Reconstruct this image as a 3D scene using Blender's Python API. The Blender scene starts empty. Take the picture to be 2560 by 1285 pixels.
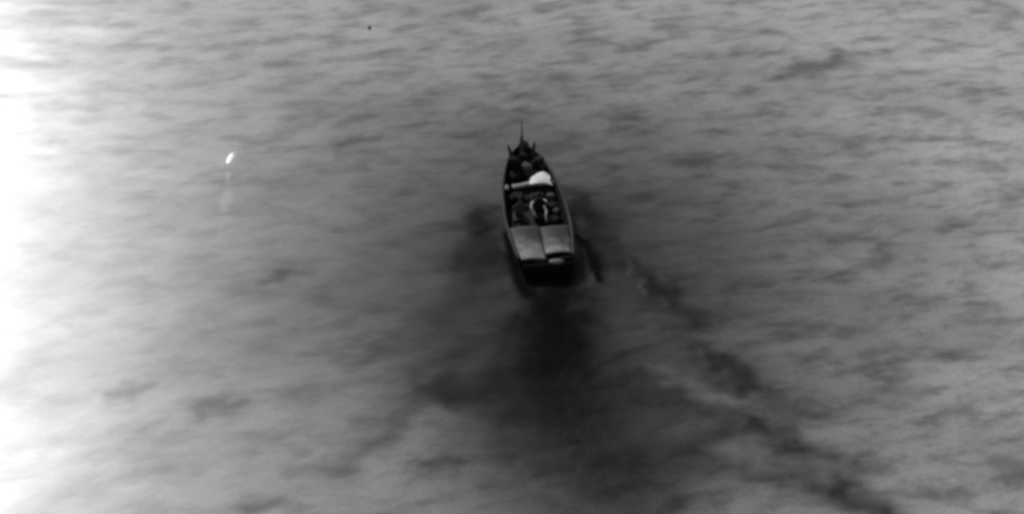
import bpy, bmesh, math, random
import numpy as np
from mathutils import Vector, Matrix

R = math.radians
scene = bpy.context.scene
COL = scene.collection

# ------------------------------------------------------------------ camera
cam_d = bpy.data.cameras.new('camera')
cam = bpy.data.objects.new('camera', cam_d)
COL.objects.link(cam)
cam.location = (0.0, -53.245, 37.282)
cam.rotation_euler = (R(90 - 35), 0, 0)
cam_d.sensor_width = 36.0
cam_d.angle = R(34)
cam_d.clip_start = 0.5
cam_d.clip_end = 12000
scene.camera = cam

# ------------------------------------------------------------------ sky, sun, exposure
SUN_AZ = R(-30)      # measured from +Y, negative = to the left
SUN_EL = R(38)
world = bpy.data.worlds.new('World')
scene.world = world
world.use_nodes = True
wn, wl = world.node_tree.nodes, world.node_tree.links
wn.clear()
sky = wn.new('ShaderNodeTexSky')
sky.sky_type = 'NISHITA'
sky.sun_disc = False
sky.sun_elevation = SUN_EL
sky.sun_rotation = SUN_AZ
sky.dust_density = 0.6
grey = wn.new('ShaderNodeRGBToBW')          # the picture is a monochrome one
bg = wn.new('ShaderNodeBackground')
bg.inputs['Strength'].default_value = 0.06
wo = wn.new('ShaderNodeOutputWorld')
wl.new(sky.outputs['Color'], grey.inputs['Color'])
wl.new(grey.outputs['Val'], bg.inputs['Color'])
wl.new(bg.outputs['Background'], wo.inputs['Surface'])

sun_d = bpy.data.lights.new('sun', 'SUN')
sun_d.energy = 1.5
sun_d.angle = R(10)
sun_d.color = (1.0, 0.995, 0.985)
sun = bpy.data.objects.new('sun', sun_d)
COL.objects.link(sun)
sdir = Vector((math.sin(SUN_AZ) * math.cos(SUN_EL), math.cos(SUN_AZ) * math.cos(SUN_EL), math.sin(SUN_EL)))
sun.rotation_euler = sdir.to_track_quat('Z', 'Y').to_euler()
sun.location = sdir * 200

vs = scene.view_settings
vs.view_transform = 'Standard'
vs.look = 'None'
vs.gamma = 1.0
vs.use_curve_mapping = False
vs.exposure = 1.2
scene.cycles.pixel_filter_type = 'BLACKMAN_HARRIS'
scene.cycles.filter_width = 3.5          # the soft optics of the picture

# ------------------------------------------------------------------ helpers
def mat(name, col, rough=0.6, spec=0.4, var=0.25, scale=3.0, bump=0.0, metal=0.0):
    """a procedural material: a base tone, broken by noise in tone and gloss"""
    m = bpy.data.materials.new(name)
    m.use_nodes = True
    n, l = m.node_tree.nodes, m.node_tree.links
    p = n['Principled BSDF']
    if not hasattr(col, '__len__'):
        col = (col, col, col)
    tc = n.new('ShaderNodeTexCoord')
    nz = n.new('ShaderNodeTexNoise')
    nz.inputs['Scale'].default_value = scale
    nz.inputs['Detail'].default_value = 5
    nz.inputs['Roughness'].default_value = 0.6
    l.new(tc.outputs['Object'], nz.inputs['Vector'])
    mr = n.new('ShaderNodeMapRange')
    mr.inputs['From Min'].default_value = 0.25
    mr.inputs['From Max'].default_value = 0.75
    mr.inputs['To Min'].default_value = 1 - var
    mr.inputs['To Max'].default_value = 1 + var
    l.new(nz.outputs['Fac'], mr.inputs['Value'])
    mx = n.new('ShaderNodeMix')
    mx.data_type = 'RGBA'
    mx.blend_type = 'MULTIPLY'
    mx.inputs['Factor'].default_value = 1
    mx.inputs['A'].default_value = (*col, 1)
    l.new(mr.outputs['Result'], mx.inputs['B'])
    l.new(mx.outputs['Result'], p.inputs['Base Color'])
    p.inputs['Roughness'].default_value = rough
    p.inputs['Specular IOR Level'].default_value = spec
    p.inputs['Metallic'].default_value = metal
    if bump:
        b = n.new('ShaderNodeBump')
        b.inputs['Strength'].default_value = bump
        b.inputs['Distance'].default_value = 0.02
        l.new(nz.outputs['Fac'], b.inputs['Height'])
        l.new(b.outputs['Normal'], p.inputs['Normal'])
    return m

M = {
    'hull': mat('dark_hull_paint', 0.006, 0.8, 0.06),
    'gunwale': mat('worn_grey_rail', 0.022, 0.7, 0.2, 0.7, 1.5),
    'gunwale_dark': mat('worn_black_rail', 0.014, 0.7, 0.2, 0.8, 1.5),
    'liner': mat('dark_boat_liner', 0.012, 0.7, 0.2, 0.5, 4),
    'floor': mat('dark_boat_floor', 0.010, 0.8, 0.15, 0.6, 5),
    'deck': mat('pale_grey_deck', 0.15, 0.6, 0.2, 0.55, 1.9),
    'seam': mat('black_seam', 0.012, 0.7, 0.2),
    'pale': mat('pale_grey_paint', 0.13, 0.55, 0.35, 0.3, 4),
    'tarp': mat('white_tarpaulin', 0.88, 0.6, 0.3, 0.12, 5, 0.3),
    'bundle': mat('black_sacking', 0.006, 0.85, 0.1, 0.5, 6, 0.5),
    'bundle_grey': mat('grey_sacking', 0.05, 0.85, 0.15, 0.4, 6, 0.5),
    'rope': mat('pale_cord', 0.25, 0.8, 0.2),
    'halo': mat('bright_halo_white', 0.75, 0.3, 0.5, 0.15, 8),
    'motor': mat('black_engine_casing', 0.004, 0.95, 0.03),
    'motor_grey': mat('grey_motor_casing', 0.05, 0.5, 0.35),
    'staff': mat('grey_staff', 0.04, 0.6, 0.3),
    'rod': mat('dark_rod', 0.012, 0.6, 0.3),
    'cloth_black': mat('black_cloth', 0.005, 0.9, 0.1, 0.4, 9),
    'cloth_brown': mat('dull_plum_cloth', (0.040, 0.030, 0.033), 0.9, 0.1, 0.4, 9),
    'skin': mat('dark_skin_tone', 0.03, 0.6, 0.3, 0.1, 12),
    'hair': mat('black_hair', 0.004, 0.8, 0.2),
    'foam': mat('white_water', 0.95, 0.4, 0.8, 0.04, 6),
    'float': mat('black_float_rubber', 0.02, 0.5, 0.4),
    'band': mat('pale_float_band', 0.4, 0.5, 0.4),
}

def fore_shade(m, y0, y1, keep):
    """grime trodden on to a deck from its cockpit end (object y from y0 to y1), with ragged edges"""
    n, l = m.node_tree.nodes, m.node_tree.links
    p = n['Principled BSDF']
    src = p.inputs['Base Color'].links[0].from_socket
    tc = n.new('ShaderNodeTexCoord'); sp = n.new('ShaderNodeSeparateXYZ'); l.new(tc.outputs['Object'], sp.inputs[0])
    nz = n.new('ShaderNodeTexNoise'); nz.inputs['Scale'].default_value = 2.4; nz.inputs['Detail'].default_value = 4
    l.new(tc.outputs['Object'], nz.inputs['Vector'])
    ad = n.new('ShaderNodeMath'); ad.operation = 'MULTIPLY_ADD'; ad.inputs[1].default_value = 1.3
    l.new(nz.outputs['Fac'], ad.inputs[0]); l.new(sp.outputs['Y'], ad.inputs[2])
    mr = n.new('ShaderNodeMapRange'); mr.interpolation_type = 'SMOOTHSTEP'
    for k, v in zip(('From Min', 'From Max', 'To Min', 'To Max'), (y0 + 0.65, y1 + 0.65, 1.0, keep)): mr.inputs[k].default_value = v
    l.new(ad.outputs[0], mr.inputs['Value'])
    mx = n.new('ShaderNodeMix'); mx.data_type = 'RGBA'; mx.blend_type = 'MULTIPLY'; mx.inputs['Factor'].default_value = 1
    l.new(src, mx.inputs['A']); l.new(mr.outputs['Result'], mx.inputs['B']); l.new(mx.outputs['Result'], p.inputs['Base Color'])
fore_shade(M['deck'], 0.3, 1.5, 0.14)  # fore part of the aft deck darkened in colour to stand for shading

def link(name, me, material, parent=None, smooth=True):
    o = bpy.data.objects.new(name, me)
    COL.objects.link(o)
    if material is not None:
        for mm in (material if isinstance(material, (list, tuple)) else [material]):
            me.materials.append(mm)
    if smooth:
        me.polygons.foreach_set('use_smooth', [True] * len(me.polygons))
    if parent is not None:
        o.parent = parent
    return o

def obj(name, bm, material, parent=None, smooth=False):
    bmesh.ops.recalc_face_normals(bm, faces=bm.faces)
    me = bpy.data.meshes.new(name)
    bm.to_mesh(me)
    bm.free()
    return link(name, me, material, parent, smooth)

def tag(o, label, cat, group=None):
    o['label'] = label
    o['category'] = cat
    if group:
        o['group'] = group
    return o

def empty(name, loc, rz=0.0):
    o = bpy.data.objects.new(name, None)
    COL.objects.link(o)
    o.empty_display_size = 0.3
    o.location = loc
    o.rotation_euler = (0, 0, rz)
    return o

def cubic(xs, ys, x):
    """natural cubic spline"""
    xs, ys, x = np.array(xs, float), np.array(ys, float), np.array(x, float)
    n = len(xs); h = np.diff(xs)
    A = np.zeros((n, n)); b = np.zeros(n)
    A[0, 0] = A[-1, -1] = 1
    for i in range(1, n - 1):
        A[i, i - 1], A[i, i], A[i, i + 1] = h[i - 1], 2 * (h[i - 1] + h[i]), h[i]
        b[i] = 6 * ((ys[i + 1] - ys[i]) / h[i] - (ys[i] - ys[i - 1]) / h[i - 1])
    m = np.linalg.solve(A, b)
    i = np.clip(np.searchsorted(xs, x) - 1, 0, n - 2)
    t0, t1, hh = x - xs[i], xs[i + 1] - x, h[i]
    return (m[i] * t1**3 + m[i + 1] * t0**3) / (6 * hh) + (ys[i] / hh - m[i] * hh / 6) * t1 + (ys[i + 1] / hh - m[i + 1] * hh / 6) * t0

def loft(rings, cap0=True, cap1=True, closed=True):
    bm = bmesh.new()
    vr = [[bm.verts.new(p) for p in r] for r in rings]
    n = len(rings[0])
    for a, b in zip(vr, vr[1:]):
        for i in range(n if closed else n - 1):
            j = (i + 1) % n
            bm.faces.new((a[i], a[j], b[j], b[i]))
    if closed and cap0: bm.faces.new(vr[0])
    if closed and cap1: bm.faces.new(vr[-1])
    return bm

def tube(pts, rad, seg=8):
    """round bar along points; rad a number or one per point"""
    pts = [Vector(p) for p in pts]
    if not hasattr(rad, '__len__'): rad = [rad] * len(pts)
    rings = []
    for i, p in enumerate(pts):
        t = (pts[min(i + 1, len(pts) - 1)] - pts[max(i - 1, 0)]).normalized()
        a = t.cross(Vector((0, 0, 1)))
        if a.length < 0.05: a = t.cross(Vector((1, 0, 0)))
        a.normalize(); b = t.cross(a)
        rings.append([p + (a * math.cos(k / seg * math.tau) + b * math.sin(k / seg * math.tau)) * rad[i] for k in range(seg)])
    return loft(rings)

def rbox(sx, sy, sz, bev=0.03, z0=0.0, seg=2):
    bm = bmesh.new()
    bmesh.ops.create_cube(bm, size=1)
    for v in bm.verts:
        v.co = Vector((v.co.x * sx, v.co.y * sy, (v.co.z + 0.5) * sz + z0))
    bmesh.ops.bevel(bm, geom=list(bm.edges), offset=bev, segments=seg, affect='EDGES', profile=0.5)
    return bm

# vectorised gradient noise
_rng = np.random.RandomState(11)
_P = _rng.permutation(512)
_G = np.stack([np.cos(_rng.rand(512) * 6.2832), np.sin(_rng.rand(512) * 6.2832)], 1)
_ang = _rng.rand(512) * 6.2832
_G = np.stack([np.cos(_ang), np.sin(_ang)], 1)
def pnoise(x, y):
    xi, yi = np.floor(x).astype(int), np.floor(y).astype(int)
    xf, yf = x - xi, y - yi
    u, v = xf**3 * (xf * (xf * 6 - 15) + 10), yf**3 * (yf * (yf * 6 - 15) + 10)
    def g(i, j):
        k = _P[(_P[(xi + i) % 512] + yi + j) % 512]
        return _G[k, 0] * (xf - i) + _G[k, 1] * (yf - j)
    a = g(0, 0) * (1 - u) + g(1, 0) * u
    b = g(0, 1) * (1 - u) + g(1, 1) * u
    return (a * (1 - v) + b * v) * 1.5
def fbm(x, y, o=4):
    s, a = 0, 1.0
    for k in range(o):
        s = s + a * pnoise(x * 2**k + 17.3 * k, y * 2**k - 9.1 * k)
        a *= 0.5
    return s

# ------------------------------------------------------------------ the sea
BOAT = Vector((1.31, -0.99, 0.0))
HEAD = 0.11718                      # boat heading, radians to the left of +Y

def axis(core, mid, far, s0, s1, c=0.0):
    """graded 1-D spacing: s0 near the boat, s1 across the view, growing to the horizon"""
    out = [0.0]; s = s0
    while out[-1] < far:
        x = out[-1]
        if x < core: s = s0
        elif x < mid: s = min(s * 1.03, s1)
        else: s *= 1.25
        out.append(x + s)
    a = np.array(out)
    return np.concatenate([-a[:0:-1], a]) + c

def sea():
    gx = axis(3.0, 30.0, 9000, 0.05, 0.11, 1.2)
    gy = axis(4.5, 27.0, 9000, 0.06, 0.11, 1.5)
    nx, ny = len(gx), len(gy)
    X, Y = np.meshgrid(gx, gy)
    x, y = X.ravel(), Y.ravel()
    r = np.hypot(x, y)
    fade = np.clip((60 - r) / 25, 0, 1)
    # wind chop: short-crested waves, crests running from lower left to upper right
    rng = np.random.RandomState(5)
    z = np.zeros_like(x)
    env1 = 0.72 + 0.45 * np.clip(fbm(x * 0.11 + 3, y * 0.17, 3), -0.6, 0.6)
    N = 70
    for i in range(N):
        lam = 1.0 * (5.0 / 1.0) ** (rng.rand() ** 1.15)
        th = R(13) + rng.normal(0, R(20))
        k = 2 * math.pi / lam
        slope = 0.0026 * (lam / 1.5) ** 0.15
        ph = rng.rand() * 6.2832
        kx, ky = -math.sin(th) * k, math.cos(th) * k
        z += slope / k * np.sin(kx * x + ky * y + ph)
    z *= env1 * fade
    z += 0.005 * fade * fbm(x * 0.3, y * 0.5, 2)
    # irregular edges for everything the boat stirs up
    wx = x + 0.42 * fbm(x * 0.8, y * 0.8, 2) + 0.07 * fbm(x * 2.6 + 7, y * 2.6, 2)
    wy = y + 0.50 * fbm(x * 0.8 + 40, y * 0.8 + 11, 2) + 0.07 * fbm(x * 2.6, y * 2.6 + 5, 2)
    def seg(px, py, a, hw, soft_len=1.0):
        ax, ay, bx, by = a
        dx, dy = bx - ax, by - ay
        t = np.clip(((px - ax) * dx + (py - ay) * dy) / (dx * dx + dy * dy + 1e-9), 0, 1)
        return np.hypot(px - ax - t * dx, py - ay - t * dy) / hw
    keep = np.ones_like(x)
    # churned water: wake, side wash, divergent wave crests, and darker wind streaks
    WAKE = [(1.7,-1.2,1.6,-4.0,1.00,0.86),(1.6,-3.6,1.5,-6.4,1.20,0.70),(1.6,-5.7,1.5,-8.8,1.90,0.60),(1.9,-8.2,2.2,-11.7,2.40,0.50),(2.9,-13.0,4.5,-20.0,2.60,0.32),
            (2.7,-10.3,3.6,-13.4,2.10,0.32),(0.7,-6.9,0.1,-9.1,1.70,0.30),(4.4,-8.6,5.0,-11.5,1.50,0.25)]
    WASH = [(-0.9,3.5,-1.4,2.0,0.42,0.55),(-1.4,2.3,-1.8,-0.2,0.50,0.50),(-0.6,1.2,-0.5,-0.5,0.50,0.45),
            (2.3,4.7,3.1,2.9,0.42,0.50),(2.8,3.5,3.6,1.4,0.55,0.50),(3.2,1.4,3.7,0.1,0.50,0.35),
            (-0.8,0.1,-1.4,-1.3,0.60,0.34),(-1.4,-1.3,-2.2,-3.1,0.70,0.28),(-2.1,-3.3,-3.4,-5.0,0.75,0.26),(-3.3,-5.2,-4.6,-6.2,0.65,0.2),
            (-4.9,-6.2,-5.7,-6.5,0.35,0.25),(-2.9,-7.8,-2.2,-8.3,0.62,0.46),(-2.2,-8.0,-0.7,-8.3,0.65,0.34),(-3.0,-8.8,-3.8,-9.9,0.6,0.28),
            (-3.8,-10.1,-4.7,-10.8,0.55,0.28),(-1.7,-5.5,-2.3,-7.1,0.50,0.30),(-4.8,-11.1,-5.5,-11.9,0.35,0.30)]
    ARM = [(5.9,-3.2,7.4,-6.8,0.45,0.30),(8.0,-7.4,9.4,-9.4,0.40,0.22),(5.6,-8.7,8.4,-10.2,0.40,0.25),(4.3,-0.5,5.5,-2.0,0.40,0.45),(5.3,-2.0,6.5,-3.6,0.45,0.50),(6.1,-5.0,6.9,-6.0,0.40,0.40),(7.3,-6.6,8.4,-7.9,0.42,0.60),
           (8.6,-8.2,10.5,-8.8,0.38,0.35),(4.5,-7.3,5.7,-8.8,0.50,0.40),(6.9,-9.1,8.2,-9.9,0.40,0.35),(8.2,-9.9,9.4,-10.9,0.42,0.60),
           (9.5,-11.1,10.4,-11.3,0.30,0.40),(10.6,-11.7,11.2,-12.0,0.30,0.40),(9.4,-12.5,10.7,-13.4,0.45,0.65),(10.6,-13.4,11.8,-14.4,0.40,0.60),
           (12.0,-14.6,14.5,-17.0,0.50,0.60),(6.8,-12.1,8.4,-12.4,0.30,0.50),(5.4,-11.7,4.4,-12.7,0.80,0.25)]
    STREAK = [(-7.5,8.1,-5.5,9.0,0.30,0.45),(-5.4,7.2,-7.3,7.8,0.30,0.30),(-9.9,9.1,-8.4,10.5,0.35,0.30),(13.1,14.9,15.2,16.0,0.55,0.62),
              (3.2,18.2,5.5,17.4,0.25,0.35),(-9.2,-1.3,-7.8,-1.0,0.28,0.35),(-10.0,-1.8,-8.9,-1.3,0.35,0.2),(-10.7,-9.3,-9.4,-8.7,0.35,0.45),
              (-14.0,-8.5,-12.8,-7.8,0.30,0.30),(-8.2,-14.0,-7.2,-13.6,0.30,0.45),(-3.7,-12.1,-2.2,-11.8,0.25,0.40),(12.7,-6.2,13.9,-5.5,0.28,0.35),
              (0.2,12.3,1.4,12.4,0.30,0.35),(-1.8,11.7,-0.7,11.2,0.30,0.30),(4.8,10.5,5.6,10.2,0.30,0.30),(2.4,9.1,3.1,8.8,0.30,0.25),
              (-8.2,11.2,-7.1,11.6,0.25,0.35),(-12.6,15.2,-10.8,15.6,0.30,0.25),(12.9,-7.4,14.2,-7.3,0.25,0.35),(0.9,14.1,2.6,14.5,0.30,0.20)]
    for grp, g, wd in ((WAKE, 0.96, 1.35), (WASH, 1.05, 1.65), (ARM, 0.95, 1.85), (STREAK, 0.9, 1.35)):
        for a in grp:
            d = seg(wx, wy, a[:4], a[4] * wd)
            keep *= 1 - np.clip(a[5] * g * np.exp(-d * d), 0, 0.98)
    for a in ARM:
        d = seg(wx, wy, a[:4], a[4] * 0.9)
        z += 0.06 * a[5] * np.exp(-d * d)
    # water curling off the hull on both sides
    curl = np.zeros_like(x)
    def path(pts, hws, h):
        nonlocal z, curl
        for (p, q, hw) in zip(pts, pts[1:], hws):
            d = seg(x + 0.1 * (wx - x), y + 0.1 * (wy - y), p + q, hw)
            e = np.exp(-d * d * 1.2)
            curl = np.maximum(curl, e)
    path([(2.54, 1.5), (2.8, 1.05), (3.05, 0.1), (3.2, -0.8), (3.32, -1.5)], [0.10, 0.26, 0.42, 0.24], 0.1)
    path([(-0.26, 1.6), (-0.02, 0.1), (0.22, -1.5), (0.5, -2.4)], [0.2, 0.36, 0.36], 0.1)
    z += 0.03 * curl
    keep *= 1 - 0.97 * curl
    # lens vignetting painted into the sea tone, darkest round the boat
    bx, by = x - 1.6, y + 0.5
    d2 = (bx / np.where(bx < 0, 20.0, 15.5)) ** 2 + (by / np.where(by > 0, 18.5, 22.0)) ** 2
    d2 = d2 * (1 + 0.25 * fbm(x * 0.12, y * 0.16, 3))
    broad = np.exp(-1.05 * np.maximum(d2, 0))
    # smoother, paler water left lying between the wave arms
    for a, hw in (((5.0, -7.0, 8.4, -9.2), 0.55), ((6.3, -4.6, 7.4, -5.6), 0.5), ((-2.7, -9.6, -4.3, -12.2), 0.6), ((5.2, -12.6, 7.5, -14.5), 0.8)):
        broad = broad * (1 - 0.17 * np.exp(-seg(wx, wy, a, hw) ** 2))
    # wake ripple relief behind the transom
    wk = np.exp(-seg(wx, wy, (1.7, -2.0, 2.6, -12.0), 1.5) ** 2)
    z += 0.008 * wk * fbm(x * 2.2, y * 2.2, 3)
    # keep the water low where the hull sits
    u = -(x - BOAT.x) * math.sin(HEAD) + (y - BOAT.y) * math.cos(HEAD)
    v = (x - BOAT.x) * math.cos(HEAD) + (y - BOAT.y) * math.sin(HEAD)
    inb = np.clip(1.6 - np.abs(v) / 1.25, 0, 1) * np.clip((u + 0.4) / 0.5, 0, 1) * np.clip((8.2 - u) / 0.8, 0, 1)
    z = z * (1 - 0.8 * inb)
    # pale slick strings trailing the white splash
    sl = np.zeros_like(x)
    for a, s in (((-11.95, 6.9, -11.85, 7.7, 0.3), .16), ((-11.84, 6.1, -11.78, 5.7, 0.10), .4), ((-11.78, 5.6, -11.68, 4.7, 0.12), .12), ((-11.70, 4.6, -11.62, 3.4, 0.2), .22), ((-11.6, 2.9, -11.4, 1.0, 0.22), .08)):
        sl = np.maximum(sl, s * np.exp(-seg(x + 0.3 * (wx - x), y + 0.3 * (wy - y), a[:4], a[4]) ** 2))
    df = np.hypot(x + 6.88, (y - 19.22)) / 0.2
    sl = np.maximum(sl, 0.10 * np.exp(-((df - 0.9) * 2.2) ** 2))

    me = bpy.data.meshes.new('sea')
    me.vertices.add(nx * ny)
    me.vertices.foreach_set('co', np.stack([x, y, z], 1).astype(np.float32).ravel())
    i = np.arange(nx * ny).reshape(ny, nx)
    q = np.stack([i[:-1, :-1], i[:-1, 1:], i[1:, 1:], i[1:, :-1]], -1).reshape(-1, 4)
    nf = len(q)
    me.loops.add(nf * 4)
    me.loops.foreach_set('vertex_index', q.astype(np.int32).ravel())
    me.polygons.add(nf)
    me.polygons.foreach_set('loop_start', (np.arange(nf) * 4).astype(np.int32))
    me.update(calc_edges=True)
    for nm, arr in (('churn', 1 - keep), ('vignette', broad), ('slick', sl)):
        at = me.attributes.new(nm, 'FLOAT', 'POINT')
        at.data.foreach_set('value', arr.astype(np.float32))
    return me

def sea_material():
    m = bpy.data.materials.new('grey_sea_water')
    m.use_nodes = True
    n, l = m.node_tree.nodes, m.node_tree.links
    p = n['Principled BSDF']
    def attr(nm):
        a = n.new('ShaderNodeAttribute'); a.attribute_name = nm
        return a.outputs['Fac']
    def math_(op, a, b=None, clamp=False):
        q = n.new('ShaderNodeMath'); q.operation = op; q.use_clamp = clamp
        for k, v in enumerate((a, b)):
            if v is None: continue
            if hasattr(v, 'links'): l.new(v, q.inputs[k])
            else: q.inputs[k].default_value = v
        return q.outputs[0]
    tc = n.new('ShaderNodeTexCoord')
    def noise(sx, sy, rot, detail, rough=0.5, w=0.0, dist=0.0):
        mp = n.new('ShaderNodeMapping')
        mp.vector_type = 'TEXTURE'
        mp.inputs['Rotation'].default_value = (0, 0, rot)
        mp.inputs['Scale'].default_value = (sx, sy, 1)
        mp.inputs['Location'].default_value = (w, w * 0.7, 0)
        l.new(tc.outputs['Object'], mp.inputs['Vector'])
        z = n.new('ShaderNodeTexNoise')
        z.inputs['Scale'].default_value = 1
        z.inputs['Detail'].default_value = detail
        z.inputs['Roughness'].default_value = rough
        z.inputs['Distortion'].default_value = dist
        l.new(mp.outputs['Vector'], z.inputs['Vector'])
        return z.outputs['Fac']
    def remap(v, a, b, c, d):
        r = n.new('ShaderNodeMapRange')
        r.interpolation_type = 'SMOOTHSTEP'
        l.new(v, r.inputs['Value'])
        for k, val in zip(('From Min', 'From Max', 'To Min', 'To Max'), (a, b, c, d)):
            r.inputs[k].default_value = val
        return r.outputs['Result']
    s1 = remap(noise(2.3, 1.1, R(11), 5, 0.58, 3.1, 0.2), 0.27, 0.57, 0.51, 1.14)
    s2 = remap(noise(1.1, 0.62, R(14), 4, 0.6, 17.0, 0.15), 0.26, 0.56, 0.74, 1.06)
    streak = math_('MULTIPLY', s1, s2)
    patch = remap(noise(7.0, 4.0, R(15), 3, 0.5, 9.0), 0.3, 0.7, 0.86, 1.14)
    fine = remap(noise(0.16, 0.14, R(12), 3, 0.7, 1.0), 0.3, 0.7, 0.90, 1.10)
    tone = math_('MULTIPLY', math_('MULTIPLY', streak, patch), fine)
    open_ = math_('MULTIPLY', tone, OPEN_SEA)
    # vignetting painted into the sea colour; churned water is darker too
    st = math_('SUBTRACT', 1.0, math_('MULTIPLY', attr('vignette'), 0.93))
    ch = math_('SUBTRACT', 1.0, attr('churn'))
    alb = math_('MULTIPLY', math_('MULTIPLY', open_, st), ch)
    alb = math_('ADD', alb, math_('MULTIPLY', attr('slick'), 0.35))
    alb = math_('MAXIMUM', alb, 0.004)
    cb = n.new('ShaderNodeCombineColor')
    for k in ('Red', 'Green', 'Blue'):
        l.new(alb, cb.inputs[k])
    n.remove(p)
    df = n.new('ShaderNodeBsdfDiffuse')
    gl = n.new('ShaderNodeBsdfAnisotropic')
    gl.distribution = 'BECKMANN'                      # the slope statistics of wind-ruffled water
    l.new(cb.outputs['Color'], df.inputs['Color'])
    # churned, aerated water scatters: less of a mirror, as is the painted vignetting
    tot = math_('MULTIPLY', ch, math_('SUBTRACT', 1.0, math_('MULTIPLY', attr('vignette'), 0.7)))
    l.new(math_('ADD', math_('MULTIPLY', math_('SUBTRACT', 1.0, tot), 0.15), SEA_ROUGH), gl.inputs['Roughness'])
    gl.inputs['Color'].default_value = (1, 1, 1, 1)
    fr = n.new('ShaderNodeFresnel')
    fr.inputs['IOR'].default_value = 1.33
    mixs = n.new('ShaderNodeMixShader')
    l.new(math_('MULTIPLY', math_('MULTIPLY', fr.outputs['Fac'], tot), SEA_SPEC, True), mixs.inputs['Fac'])
    l.new(df.outputs[0], mixs.inputs[1])
    l.new(gl.outputs[0], mixs.inputs[2])
    l.new(mixs.outputs[0], n['Material Output'].inputs['Surface'])
    b = n.new('ShaderNodeBump')
    b.inputs['Strength'].default_value = 0.06
    b.inputs['Distance'].default_value = 0.05
    l.new(noise(0.9, 0.35, R(22), 3, 0.5, 5.0, 0.3), b.inputs['Height'])
    for q in (df, gl, fr):
        l.new(b.outputs['Normal'], q.inputs['Normal'])
    return m

OPEN_SEA, SEA_SPEC, SEA_ROUGH = 0.295, 1.75, 0.33
sea_o = link('sea', sea(), sea_material())
sea_o['kind'] = 'structure'

# ------------------------------------------------------------------ the boat
boat = empty('open_motorboat', BOAT, HEAD)
tag(boat, 'dark open motorboat with pale aft deck running ahead of its dark wake', 'boat')
# boat frame: x to starboard, y forward from the transom, z up from the water
ST = [0, 1.2, 2.4, 3.6, 4.7, 5.6, 6.4, 7.1, 7.6]
HB = [1.06, 1.20, 1.28, 1.26, 1.17, 1.02, 0.81, 0.50, 0.10]
ZG = [0.70, 0.71, 0.74, 0.80, 0.88, 0.96, 1.03, 1.10, 1.15]
HC = [0.93, 1.02, 1.07, 1.03, 0.91, 0.73, 0.50, 0.24, 0.04]
ZC = [0.05, 0.06, 0.08, 0.11, 0.16, 0.23, 0.32, 0.48, 0.78]
ZK = [-0.30, -0.31, -0.32, -0.31, -0.28, -0.23, -0.14, 0.10, 0.50]
def hb(u): return float(cubic(ST, HB, u))
def zg(u): return float(cubic(ST, ZG, u))
US = np.linspace(0, 7.6, 48)
rings, T = [], 0.07
FLOOR = 0.30
for u in US:
    b, g, c, zc, zk = (float(cubic(ST, a, u)) for a in (HB, ZG, HC, ZC, ZK))
    t = min(T, b * 0.6)
    zf = min(max(FLOOR, zc + 0.1), g - 0.05)
    m = 0.5 * (b + c) + 0.02
    zm = 0.5 * (g + zc)
    iw = max(c - t, 0.005) if zf < g - 0.1 else max(b - t, 0.005)
    r = [(-b, u, g), (-m, u, zm), (-c, u, zc), (-c * 0.5, u, 0.5 * (zc + zk) - 0.01), (0, u, zk), (c * 0.5, u, 0.5 * (zc + zk) - 0.01), (c, u, zc), (m, u, zm), (b, u, g),
         (b - t, u, g), (min(m, b) - t, u, max(zm, zf + 0.02)), (iw, u, zf), (-iw, u, zf), (-(min(m, b) - t), u, max(zm, zf + 0.02)), (-(b - t), u, g)]
    rings.append(r)
hull = obj('hull', loft(rings), [M['hull']], boat, True)
for s, nm in ((-1, 'gunwale'), (1, 'gunwale')):
    rr = []
    for u in np.linspace(0.02, 7.56, 44):
        b, g = hb(u), zg(u)
        w = min(0.11, b * 0.9)
        o_, i_ = s * (b + 0.025), s * (b + 0.025 - w)
        rr.append([(o_, u, g - 0.045), (o_, u, g + 0.015), (0.5 * (o_ + i_), u, g + 0.03), (i_, u, g + 0.015), (i_, u, g - 0.02)])
    obj(nm, loft(rr), M['gunwale'] if s > 0 else M['gunwale_dark'], boat, True)
# spray rail on the hull sides
for s in (-1, 1):
    rr = []
    for u in np.linspace(0.1, 6.6, 36):
        b, c, g, zc = hb(u), float(cubic(ST, HC, u)), zg(u), float(cubic(ST, ZC, u))
        f = 0.62
        xx, zz = c + (b - c) * f + 0.02, zc + (g - zc) * f
        rr.append([(s * (xx - 0.03), u, zz - 0.03), (s * (xx + 0.05), u, zz - 0.01), (s * (xx + 0.05), u, zz + 0.015), (s * (xx - 0.03), u, zz + 0.03)])
    obj('spray_rail', loft(rr), M['hull'], hull, True)
# transom plate standing just aft of the hull
tr = bmesh.new()
prof = [(-1.04, 0.66), (-0.92, 0.05), (-0.45, -0.14), (0, -0.3), (0.45, -0.14), (0.92, 0.05), (1.04, 0.66), (0.55, 0.68), (0.45, 0.60), (-0.45, 0.60), (-0.55, 0.68)]
obj('transom', loft([[(p[0], -0.075, p[1]) for p in prof], [(p[0], -0.004, p[1]) for p in prof]]), M['hull'], boat)
# cockpit sole
fl = []
for u in np.linspace(2.0, 6.4, 20):
    w = float(cubic(ST, HC, u)) - 0.1
    zf = max(FLOOR, float(cubic(ST, ZC, u)) + 0.1) + 0.012
    fl.append([(-w, u, zf - 0.006), (-w, u, zf), (w, u, zf), (w, u, zf - 0.006)])
obj('cockpit_floor', loft(fl), M['floor'], boat)
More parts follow.
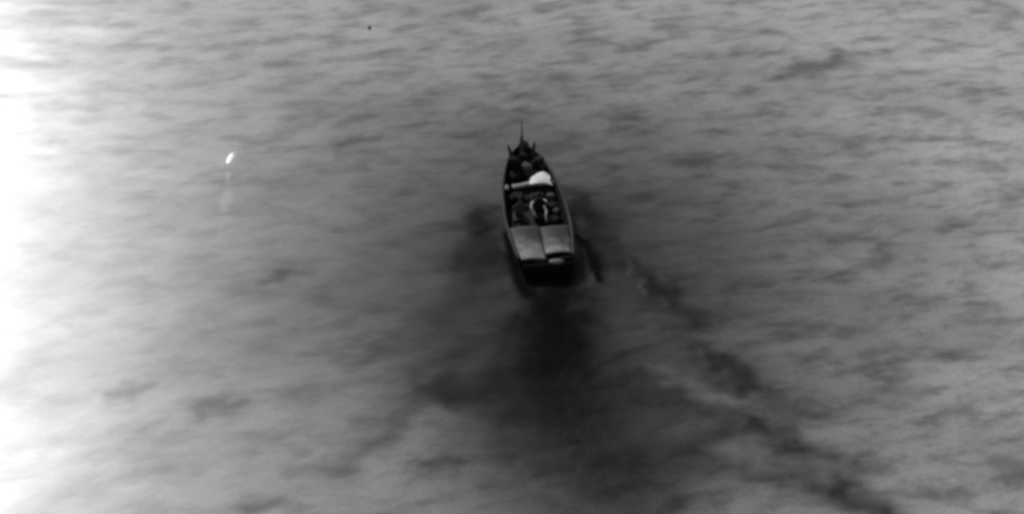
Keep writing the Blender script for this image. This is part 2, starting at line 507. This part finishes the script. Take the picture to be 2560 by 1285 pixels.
# aft deck: two cambered covers with a dark gap between them
def deck_cover(s, u0, u1, inner, lift):
    rr = []
    nu, nv = 16, 10
    top = []
    for a in range(nu + 1):
        t = a / nu
        u = u0 + (u1 - u0) * t
        o_ = hb(u) - 0.075
        row = []
        for k in range(nv + 1):
            q = k / nv
            v = inner + (o_ - inner) * q
            camber = 0.07 * (1 - (2 * q - 1) ** 2)
            fore = 0.20 * max(0, t - 0.38) ** 1.5 - 0.05 * math.sin(min(t / 0.38, 1) * math.pi)
            edge = -0.05 * max(0, 0.12 - t) / 0.12
            row.append((s * v, u, zg(u) - 0.075 + camber + fore + edge + lift))
        top.append(row)
    bm = bmesh.new()
    tv = [[bm.verts.new(p) for p in r] for r in top]
    bv = [[bm.verts.new((p[0], p[1], p[2] - 0.04)) for p in r] for r in top]
    for i in range(nu):
        for j in range(nv):
            bm.faces.new((tv[i][j], tv[i][j + 1], tv[i + 1][j + 1], tv[i + 1][j]))
            bm.faces.new((bv[i][j + 1], bv[i][j], bv[i + 1][j], bv[i + 1][j + 1]))
    for i in range(nu):
        for j in (0, nv):
            bm.faces.new((tv[i][j], tv[i + 1][j], bv[i + 1][j], bv[i][j]))
    for j in range(nv):
        for i in (0, nu):
            bm.faces.new((tv[i][j], tv[i][j + 1], bv[i][j + 1], bv[i][j]))
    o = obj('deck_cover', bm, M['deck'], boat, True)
    return o
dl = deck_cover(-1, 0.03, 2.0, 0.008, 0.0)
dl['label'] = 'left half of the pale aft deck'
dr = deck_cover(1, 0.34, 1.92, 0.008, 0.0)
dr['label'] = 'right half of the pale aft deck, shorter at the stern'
obj('deck_gap', rbox(0.014, 1.8, 0.28, 0.003), M['seam'], boat).location = (0, 1.08, 0.33)
obj('deck_bulkhead', rbox(1.96, 0.05, 0.32, 0.01), M['liner'], boat).location = (0, 1.86, 0.20)
# hinge and cleats on the aft deck
for s in (-1, 1):
    c = obj('cleat', tube([(-0.11, 0, 0.05), (-0.04, 0, 0.045), (0.04, 0, 0.045), (0.11, 0, 0.05)], [0.012, 0.018, 0.018, 0.012], 8), M['rod'], boat, True)
    c.location = (s * 0.93, 0.45, 0.715)
    c.rotation_euler = (0, 0, math.pi / 2)
# thwart across the boat ahead of the cockpit
rr = []
for v in np.linspace(-0.72, 1.0, 25):
    zz = 0.80 + 0.05 * math.sin(v * 3.1 + 0.7)
    w = 0.17 + 0.03 * math.sin(v * 5)
    u = 5.06 + 0.05 * v
    rr.append([(v, u - w, zz - 0.05), (v, u - w, zz), (v, u - w * 0.3, zz + 0.04), (v, u + w * 0.5, zz + 0.035), (v, u + w, zz - 0.02), (v, u + w, zz - 0.07)])
obj('thwart', loft(rr), M['pale'], boat, True)
obj('thwart_knee', rbox(0.20, 0.30, 0.10, 0.03), M['pale'], boat, True).location = (-0.98, 4.86, 0.76)
# steering console with windscreen; bent bright bars added for an edge halo
con = obj('console', rbox(0.55, 0.42, 0.62, 0.05), M['liner'], boat)
con.location = (0.17, 3.95, FLOOR + 0.015)
obj('dash', rbox(0.50, 0.22, 0.05, 0.015), M['hull'], con).location = (0, -0.06, 0.625)
wheel = bmesh.new()
wh = tube([(0.17 * math.cos(a), 0, 0.17 * math.sin(a)) for a in np.linspace(0, math.tau, 25)], 0.014, 6)
wo_ = obj('steering_wheel', wh, M['rod'], con, True)
wo_.location = (0, -0.27, 0.55); wo_.rotation_euler = (R(-30), 0, 0)
halo_pts_l = [(-0.12, -0.80, 0.02), (-0.20, -0.82, 0.24), (-0.31, -0.70, 0.44), (-0.30, -0.52, 0.56), (-0.20, -0.40, 0.60)]
halo_pts_r = [(0.26, -1.15, 0.02), (0.20, -0.98, 0.26), (0.25, -0.80, 0.40), (0.17, -0.64, 0.50), (0.28, -0.46, 0.58), (0.20, -0.34, 0.62)]
for pts in (halo_pts_l, halo_pts_r):
    xs = np.linspace(0, len(pts) - 1, 28)
    q = [cubic(range(len(pts)), [p[k] for p in pts], xs) for k in range(3)]
    obj('halo_stroke', tube(list(zip(*q)), 0.032, 8), M['halo'], con, True)
# black engine box across the stern
bx_ = obj('engine_box', rbox(1.92, 0.32, 0.50, 0.10, 0, 4), M['motor'], boat, True)
bx_.location = (0.02, -0.245, 0.06)
cp = obj('hatch_cap', loft([[(a * math.cos(t), b * math.sin(t), h) for t in np.linspace(0, math.tau, 24, endpoint=False)] for (h, a, b) in ((0.0, 0.30, 0.15), (0.09, 0.29, 0.145), (0.115, 0.20, 0.10))]), M['motor_grey'], bx_, True)
cp.location = (0.34, 0.02, 0.495)
cp['label'] = 'grey oval cap on the black stern'
# whip staff on the stem
obj('bow_staff', tube([(0.0, 7.45, 1.12), (-0.015, 7.5, 1.55), (-0.03, 7.55, 2.05), (-0.04, 7.6, 2.5)], [0.07, 0.045, 0.025, 0.008], 7), M['staff'], boat, True)

BM = Matrix.Translation(BOAT) @ Matrix.Rotation(HEAD, 4, 'Z')
def onboat(o, v, u, z, rz=0.0):
    o.location = BM @ Vector((v, u, z))
    o.rotation_euler = (o.rotation_euler[0], o.rotation_euler[1], HEAD + rz)
    return o

# ------------------------------------------------------------------ cargo lying in the boat
def bundle(sx, sy, sz, seed, material, label, group, v, u, z, rz):
    rnd = random.Random(seed)
    bm = bmesh.new()
    bmesh.ops.create_icosphere(bm, subdivisions=3, radius=1)
    ph = [rnd.uniform(0, 6.28) for _ in range(6)]
    for q in bm.verts:
        c = q.co
        e = [math.copysign(abs(k) ** 0.62, k) for k in c]
        w = 1 + 0.09 * math.sin(5 * c.x + ph[0]) * math.cos(4 * c.y + ph[1]) + 0.07 * math.sin(7 * c.z + 6 * c.x + ph[2]) + 0.05 * math.sin(9 * c.y + ph[3])
        zz = e[2] * sz * w
        q.co = Vector((e[0] * sx * w, e[1] * sy * w, max(zz, -sz * 0.8) + sz * 0.8))
    root = obj('cargo_bundle', bm, material, None, True)
    # lashing round the middle
    pts = []
    for k in range(19):
        a = k / 18 * math.tau
        pts.append((0.02 * math.sin(a * 2), math.copysign(abs(math.cos(a)) ** 0.7, math.cos(a)) * sy * 0.93, sz * 0.8 + math.copysign(abs(math.sin(a)) ** 0.7, math.sin(a)) * sz * (0.93 if math.sin(a) > 0 else 0.76)))
    obj('lashing', tube(pts, 0.012, 5), M['rod'], root, True)
    onboat(root, v, u, z, rz)
    tag(root, label, 'bundle', group)
    return root
F0 = FLOOR + 0.02
GB = 'bundles heaped in the bow'
bundle(0.26, 0.30, 0.24, 1, M['bundle'], 'large black bundle at the left of the bow heap, behind the thwart', GB, -0.50, 5.85, F0 + 0.12, 0.3)
bundle(0.30, 0.26, 0.26, 2, M['bundle'], 'large black bundle in the middle of the bow heap, next to the white tarpaulin', GB, 0.17, 5.80, F0 + 0.12, -0.2)
bundle(0.20, 0.24, 0.20, 3, M['bundle_grey'], 'dark grey bundle amid the black bow heap', GB, 0.02, 6.12, F0 + 0.42, 0.5)
bundle(0.22, 0.28, 0.24, 4, M['bundle'], 'black bundle on the left, forward in the bow heap', GB, -0.36, 6.42, F0 + 0.30, -0.4)
bundle(0.20, 0.26, 0.22, 5, M['bundle'], 'black bundle on the right, forward in the bow heap', GB, 0.32, 6.40, F0 + 0.30, 0.6)
bundle(0.17, 0.24, 0.20, 6, M['bundle'], 'foremost black bundle, right in the point of the bow', GB, 0.0, 6.95, F0 + 0.52, 0.1)
bundle(0.16, 0.20, 0.16, 7, M['bundle'], 'small black bundle on top of the bow heap, nearest the prongs', GB, -0.02, 6.62, F0 + 0.68, 0.8)
bundle(0.19, 0.22, 0.17, 21, M['bundle'], 'black bundle riding on the left gunwale beside the bow heap', GB, -0.52, 6.28, F0 + 0.72, 0.9)
bundle(0.18, 0.22, 0.16, 22, M['bundle'], 'black bundle riding on the right gunwale ahead of the white tarpaulin', GB, 0.52, 6.18, F0 + 0.70, -0.5)
bundle(0.22, 0.20, 0.15, 23, M['bundle'], 'black bundle balanced across the stem, at the foot of the thin staff', GB, 0.03, 7.22, F0 + 0.84, 1.2)
GC = 'bundles along the right of the cockpit'
bundle(0.24, 0.22, 0.20, 8, M['bundle'], 'black bundle tucked against the thwart on the right, under the white tarpaulin', GC, 0.68, 4.62, F0, 0.2)
bundle(0.17, 0.16, 0.15, 9, M['bundle_grey'], 'grey bundle on the right of the cockpit, second from the thwart', GC, 0.76, 4.28, F0 + 0.16, -0.3)
bundle(0.26, 0.24, 0.20, 10, M['bundle'], 'black bundle on the right, midway along the cockpit', GC, 0.76, 3.70, F0, 0.1)
bundle(0.13, 0.12, 0.11, 11, M['bundle_grey'], 'small pale-topped grey bundle near the right gunwale', GC, 0.84, 3.22, F0 + 0.2, 0.5)
bundle(0.24, 0.26, 0.16, 12, M['bundle'], 'black bundle against the front of the right aft deck', GC, 0.66, 2.75, F0, -0.4)
bundle(0.30, 0.28, 0.24, 13, M['bundle'], 'big black bundle on the left, just behind the thwart', 'bundles along the left of the cockpit', -0.60, 4.42, F0, 0.3)
bundle(0.16, 0.20, 0.14, 14, M['bundle'], 'black bundle low on the left, beside the aft deck', 'bundles along the left of the cockpit', -0.72, 2.45, F0, 0.9)

# rods standing up out of the bow heap
for (v0, u0, z0, v1, u1, z1, lab) in (
        (-0.38, 6.55, 0.60, -0.70, 6.72, 1.68, 'dark rod leaning out left from the bow heap'),
        (-0.03, 6.80, 0.75, -0.12, 7.02, 1.90, 'tallest dark rod upright in the middle of the bow heap'),
        (0.26, 6.62, 0.60, 0.42, 6.84, 1.70, 'dark rod leaning right out of the bow heap')):
    p0, p1 = BM @ Vector((v0, u0, z0)), BM @ Vector((v1, u1, z1))
    d = p1 - p0
    pts = [d * t for t in (0, 0.3, 0.6, 0.85, 1)]
    o = obj('rod', tube(pts, [0.10, 0.11, 0.09, 0.065, 0.03], 8), M['rod'], None, True)
    o.location = p0
    tag(o, lab, 'rod', 'rods in the bow')

# white tarpaulin thrown over the right end of the thwart
def tarp():
    bm = bmesh.new()
    n = 22
    g = []
    for i in range(n + 1):
        row = []
        for j in range(n + 1):
            a, b = i / n * 2 - 1, j / n * 2 - 1            # a across, b fore-aft
            wdt = 0.36 * (1 - 0.45 * max(b, 0)) 
            xx = a * wdt + 0.05 * math.sin(3 * b) + 0.10 * max(-b, 0) * a
            yy = b * 0.50 + 0.05 * math.sin(4 * a)
            zz = 0.12 - 0.10 * abs(a) ** 1.8 - 0.09 * abs(b) ** 1.8 - 0.05 * b + 0.012 * math.sin(5 * a + 3 * b) + 0.01 * math.sin(6 * b - 3 * a)
            row.append(bm.verts.new((xx, yy, zz)))
        g.append(row)
    for i in range(n):
        for j in range(n):
            bm.faces.new((g[i][j], g[i + 1][j], g[i + 1][j + 1], g[i][j + 1]))
    bmesh.ops.solidify(bm, geom=list(bm.faces), thickness=0.02)
    o = obj('tarpaulin', bm, M['tarp'], None, True)
    tag(o, 'bright white tarpaulin crumpled over the right end of the thwart', 'tarpaulin')
    onboat(o, 0.50, 5.26, 0.93, -0.15)
tarp()

# ------------------------------------------------------------------ people sitting in the cockpit
def person(name_label, cloth, pose, v, u, z, rz):
    """one continuous skinned figure; pose = joint positions (x right, y forward, z up from the seat)"""
    bm = bmesh.new()
    sk = bm.verts.layers.skin.verify()
    V = {}
    def add(n, co, r, par=None):
        q = bm.verts.new(co); q[sk].radius = (r, r) if not hasattr(r, '__len__') else r
        V[n] = q
        if par: bm.edges.new((V[par], q))
        return q
    add('pelvis', pose['pelvis'], (0.16, 0.12)); V['pelvis'][sk].use_root = True
    add('belly', pose['belly'], (0.15, 0.115), 'pelvis')
    add('chest', pose['chest'], (0.175, 0.125), 'belly')
    add('neck', pose['neck'], 0.062, 'chest')
    add('skull', pose['skull'], (0.085, 0.095), 'neck')
    add('crown', pose['crown'], (0.07, 0.08), 'skull')
    sk_v = Vector(pose['skull']); fwd = Vector(pose['face'])
    add('nose', sk_v + fwd * 0.115 + Vector((0, 0, -0.01)), 0.016, 'skull')
    for s, t in ((-1, 'l'), (1, 'r')):
        add('ear' + t, sk_v + Vector((s * 0.095, 0, -0.01)), 0.018, 'skull')
        add('sh' + t, pose['sh' + t], 0.068, 'chest')
        add('el' + t, pose['el' + t], 0.048, 'sh' + t)
        add('wr' + t, pose['wr' + t], 0.030, 'el' + t)
        w = Vector(pose['wr' + t]); d = (w - Vector(pose['el' + t])).normalized()
        side = d.cross(Vector((0, 0, 1))).normalized()
        add('palm' + t, w + d * 0.07, (0.036, 0.02), 'wr' + t)
        for k, (off, ln) in enumerate(((-0.03, 0.075), (-0.01, 0.085), (0.01, 0.08), (0.03, 0.06))):
            b = w + d * 0.10 + side * off
            add('f%s%d' % (t, k), b, 0.009, 'palm' + t)
            add('g%s%d' % (t, k), b + d * ln * 0.6 - Vector((0, 0, 0.02)), 0.008, 'f%s%d' % (t, k))
            add('h%s%d' % (t, k), b + d * ln * 0.8 - Vector((0, 0, 0.045)), 0.007, 'g%s%d' % (t, k))
        add('th' + t, w + d * 0.05 - side * s * 0.05, 0.010, 'palm' + t)
        add('hip' + t, pose['hip' + t], 0.098, 'pelvis')
        add('kn' + t, pose['kn' + t], 0.062, 'hip' + t)
        add('an' + t, pose['an' + t], 0.042, 'kn' + t)
        add('toe' + t, Vector(pose['an' + t]) + Vector((s * 0.03, 0.17, -0.045)), (0.042, 0.03), 'an' + t)
    me = bpy.data.meshes.new('person')
    bm.to_mesh(me); bm.free()
    tmp = bpy.data.objects.new('tmp', me)
    COL.objects.link(tmp)
    tmp.modifiers.new('skin', 'SKIN').use_smooth_shade = True
    tmp.modifiers.new('sub', 'SUBSURF').levels = 1
    dg = bpy.context.evaluated_depsgraph_get()
    me2 = bpy.data.meshes.new_from_object(tmp.evaluated_get(dg))
    bpy.data.objects.remove(tmp)
    me2.materials.clear()
    o = link('person', me2, [cloth, M['skin']])
    neck = pose['neck'][2] + 0.02
    wl_, wr_ = Vector(pose['wrl']), Vector(pose['wrr'])
    for p in me2.polygons:
        c = p.center
        if c.z > neck or (c - wl_).length < 0.03 or (c - wr_).length < 0.03 or \
           min((c - wl_ - (wl_ - Vector(pose['ell'])).normalized() * 0.1).length, (c - wr_ - (wr_ - Vector(pose['elr'])).normalized() * 0.1).length) < 0.1:
            p.material_index = 1
    # hair: a shell over the crown and back of the head
    hbm = bmesh.new()
    bmesh.ops.create_icosphere(hbm, subdivisions=3, radius=1)
    for q in list(hbm.verts):
        if q.co.z < -0.25 or (q.co.dot(fwd) > 0.55 and q.co.z < 0.45):
            hbm.verts.remove(q)
    for q in hbm.verts:
        q.co = Vector((q.co.x * 0.112, q.co.y * 0.122, q.co.z * 0.125)) + (sk_v + Vector(pose['crown'])) * 0.5 + Vector((0, 0, 0.02))
    obj('hair', hbm, M['hair'], o, True)
    onboat(o, v, u, z, rz)
    tag(o, name_label, 'person', 'people in the boat')
    return o

helm = dict(pelvis=(0, 0, 0.10), belly=(0, 0.03, 0.28), chest=(0, 0.05, 0.48), neck=(0, 0.08, 0.64), skull=(0, 0.12, 0.76), crown=(0, 0.11, 0.84), face=(0, 1, 0),
            shl=(-0.19, 0.05, 0.55), ell=(-0.27, 0.16, 0.33), wrl=(-0.15, 0.40, 0.36), shr=(0.19, 0.05, 0.55), elr=(0.27, 0.16, 0.33), wrr=(0.15, 0.40, 0.36),
            hipl=(-0.10, 0.06, 0.09), knl=(-0.16, 0.46, 0.16), anl=(-0.15, 0.42, -0.20), hipr=(0.10, 0.06, 0.09), knr=(0.16, 0.46, 0.16), anr=(0.15, 0.42, -0.20))
seat = obj('helm_seat', rbox(0.46, 0.38, 0.27, 0.05), M['liner'], boat)
seat.location = (0.15, 3.10, FLOOR + 0.013)
person('person in black sitting at the console, ringed by an added bright halo', M['cloth_black'], helm, 0.15, 3.12, 0.60, 0.0)
lean = dict(helm, belly=(0, -0.04, 0.28), chest=(0.02, -0.08, 0.48), neck=(0.03, -0.06, 0.64), skull=(0.05, -0.02, 0.76), crown=(0.05, -0.03, 0.84), face=(0.4, 0.9, 0),
            shl=(-0.17, -0.08, 0.54), shr=(0.21, -0.07, 0.54), ell=(-0.25, 0.04, 0.30), wrl=(-0.14, 0.24, 0.22), elr=(0.27, 0.06, 0.31), wrr=(0.14, 0.26, 0.23),
            anl=(-0.20, 0.58, -0.16), anr=(0.12, 0.62, -0.16))
bench = obj('side_bench', rbox(0.40, 0.60, 0.23, 0.04), M['liner'], boat)
bench.location = (-0.70, 3.15, FLOOR + 0.013)
person('person in dull brownish clothes sitting on the left of the cockpit', M['cloth_brown'], lean, -0.66, 3.12, 0.56, 0.0)

# ------------------------------------------------------------------ white splash far off to the left
def splash():
    root = empty('water_splash', (-11.9, 7.05, 0.0))
    tag(root, 'small bright white splash of foam on the sea, far left of the boat', 'splash')
    rr = []
    for k in range(19):
        t = k / 18
        w = 0.15 * math.sin(math.pi * (0.06 + 0.88 * t)) ** 0.6 * (1 + 0.05 * math.sin(11 * t))
        h = 0.045 * math.sin(math.pi * (0.08 + 0.86 * t)) ** 0.8 * (1 + 0.08 * math.sin(15 * t + 1))
        cx, cy = -0.08 + 0.08 * t - 0.0 * t, -0.2 + 0.85 * t
        rr.append([(cx + w * math.cos(a), cy, -0.03 + (h + 0.03) * math.sin(a)) for a in np.linspace(0, math.pi, 11)])
    obj('foam_crest', loft(rr), M['foam'], root, True)
    rnd = random.Random(4)
    for k in range(12):
        bm = bmesh.new()
        bmesh.ops.create_icosphere(bm, subdivisions=1, radius=rnd.uniform(0.012, 0.03))
        o = obj('droplet', bm, M['foam'], root, True)
        t = rnd.uniform(0.1, 1.1)
        o.location = (-0.08 + 0.16 * t + rnd.uniform(-0.12, 0.12), -0.25 + t + rnd.uniform(-0.1, 0.1), 0.12 + rnd.uniform(0, 0.25))
splash()

# ------------------------------------------------------------------ small dark float near the top of the view
fl_o = empty('marker_float', (-6.88, 19.22, 0.0))
tag(fl_o, 'tiny dark float ringed by paler water, high up left of the boat', 'float')
prof_ = [(0.02, -0.12), (0.06, -0.09), (0.085, -0.02), (0.085, 0.05), (0.06, 0.10), (0.02, 0.12)]
obj('float_body', loft([[(r_ * math.cos(a), r_ * math.sin(a), h) for a in np.linspace(0, math.tau, 16, endpoint=False)] for r_, h in prof_]), M['float'], fl_o, True)
obj('float_stem', tube([(0, 0, 0.115), (0, 0, 0.16)], 0.012, 7), M['float'], fl_o, True)
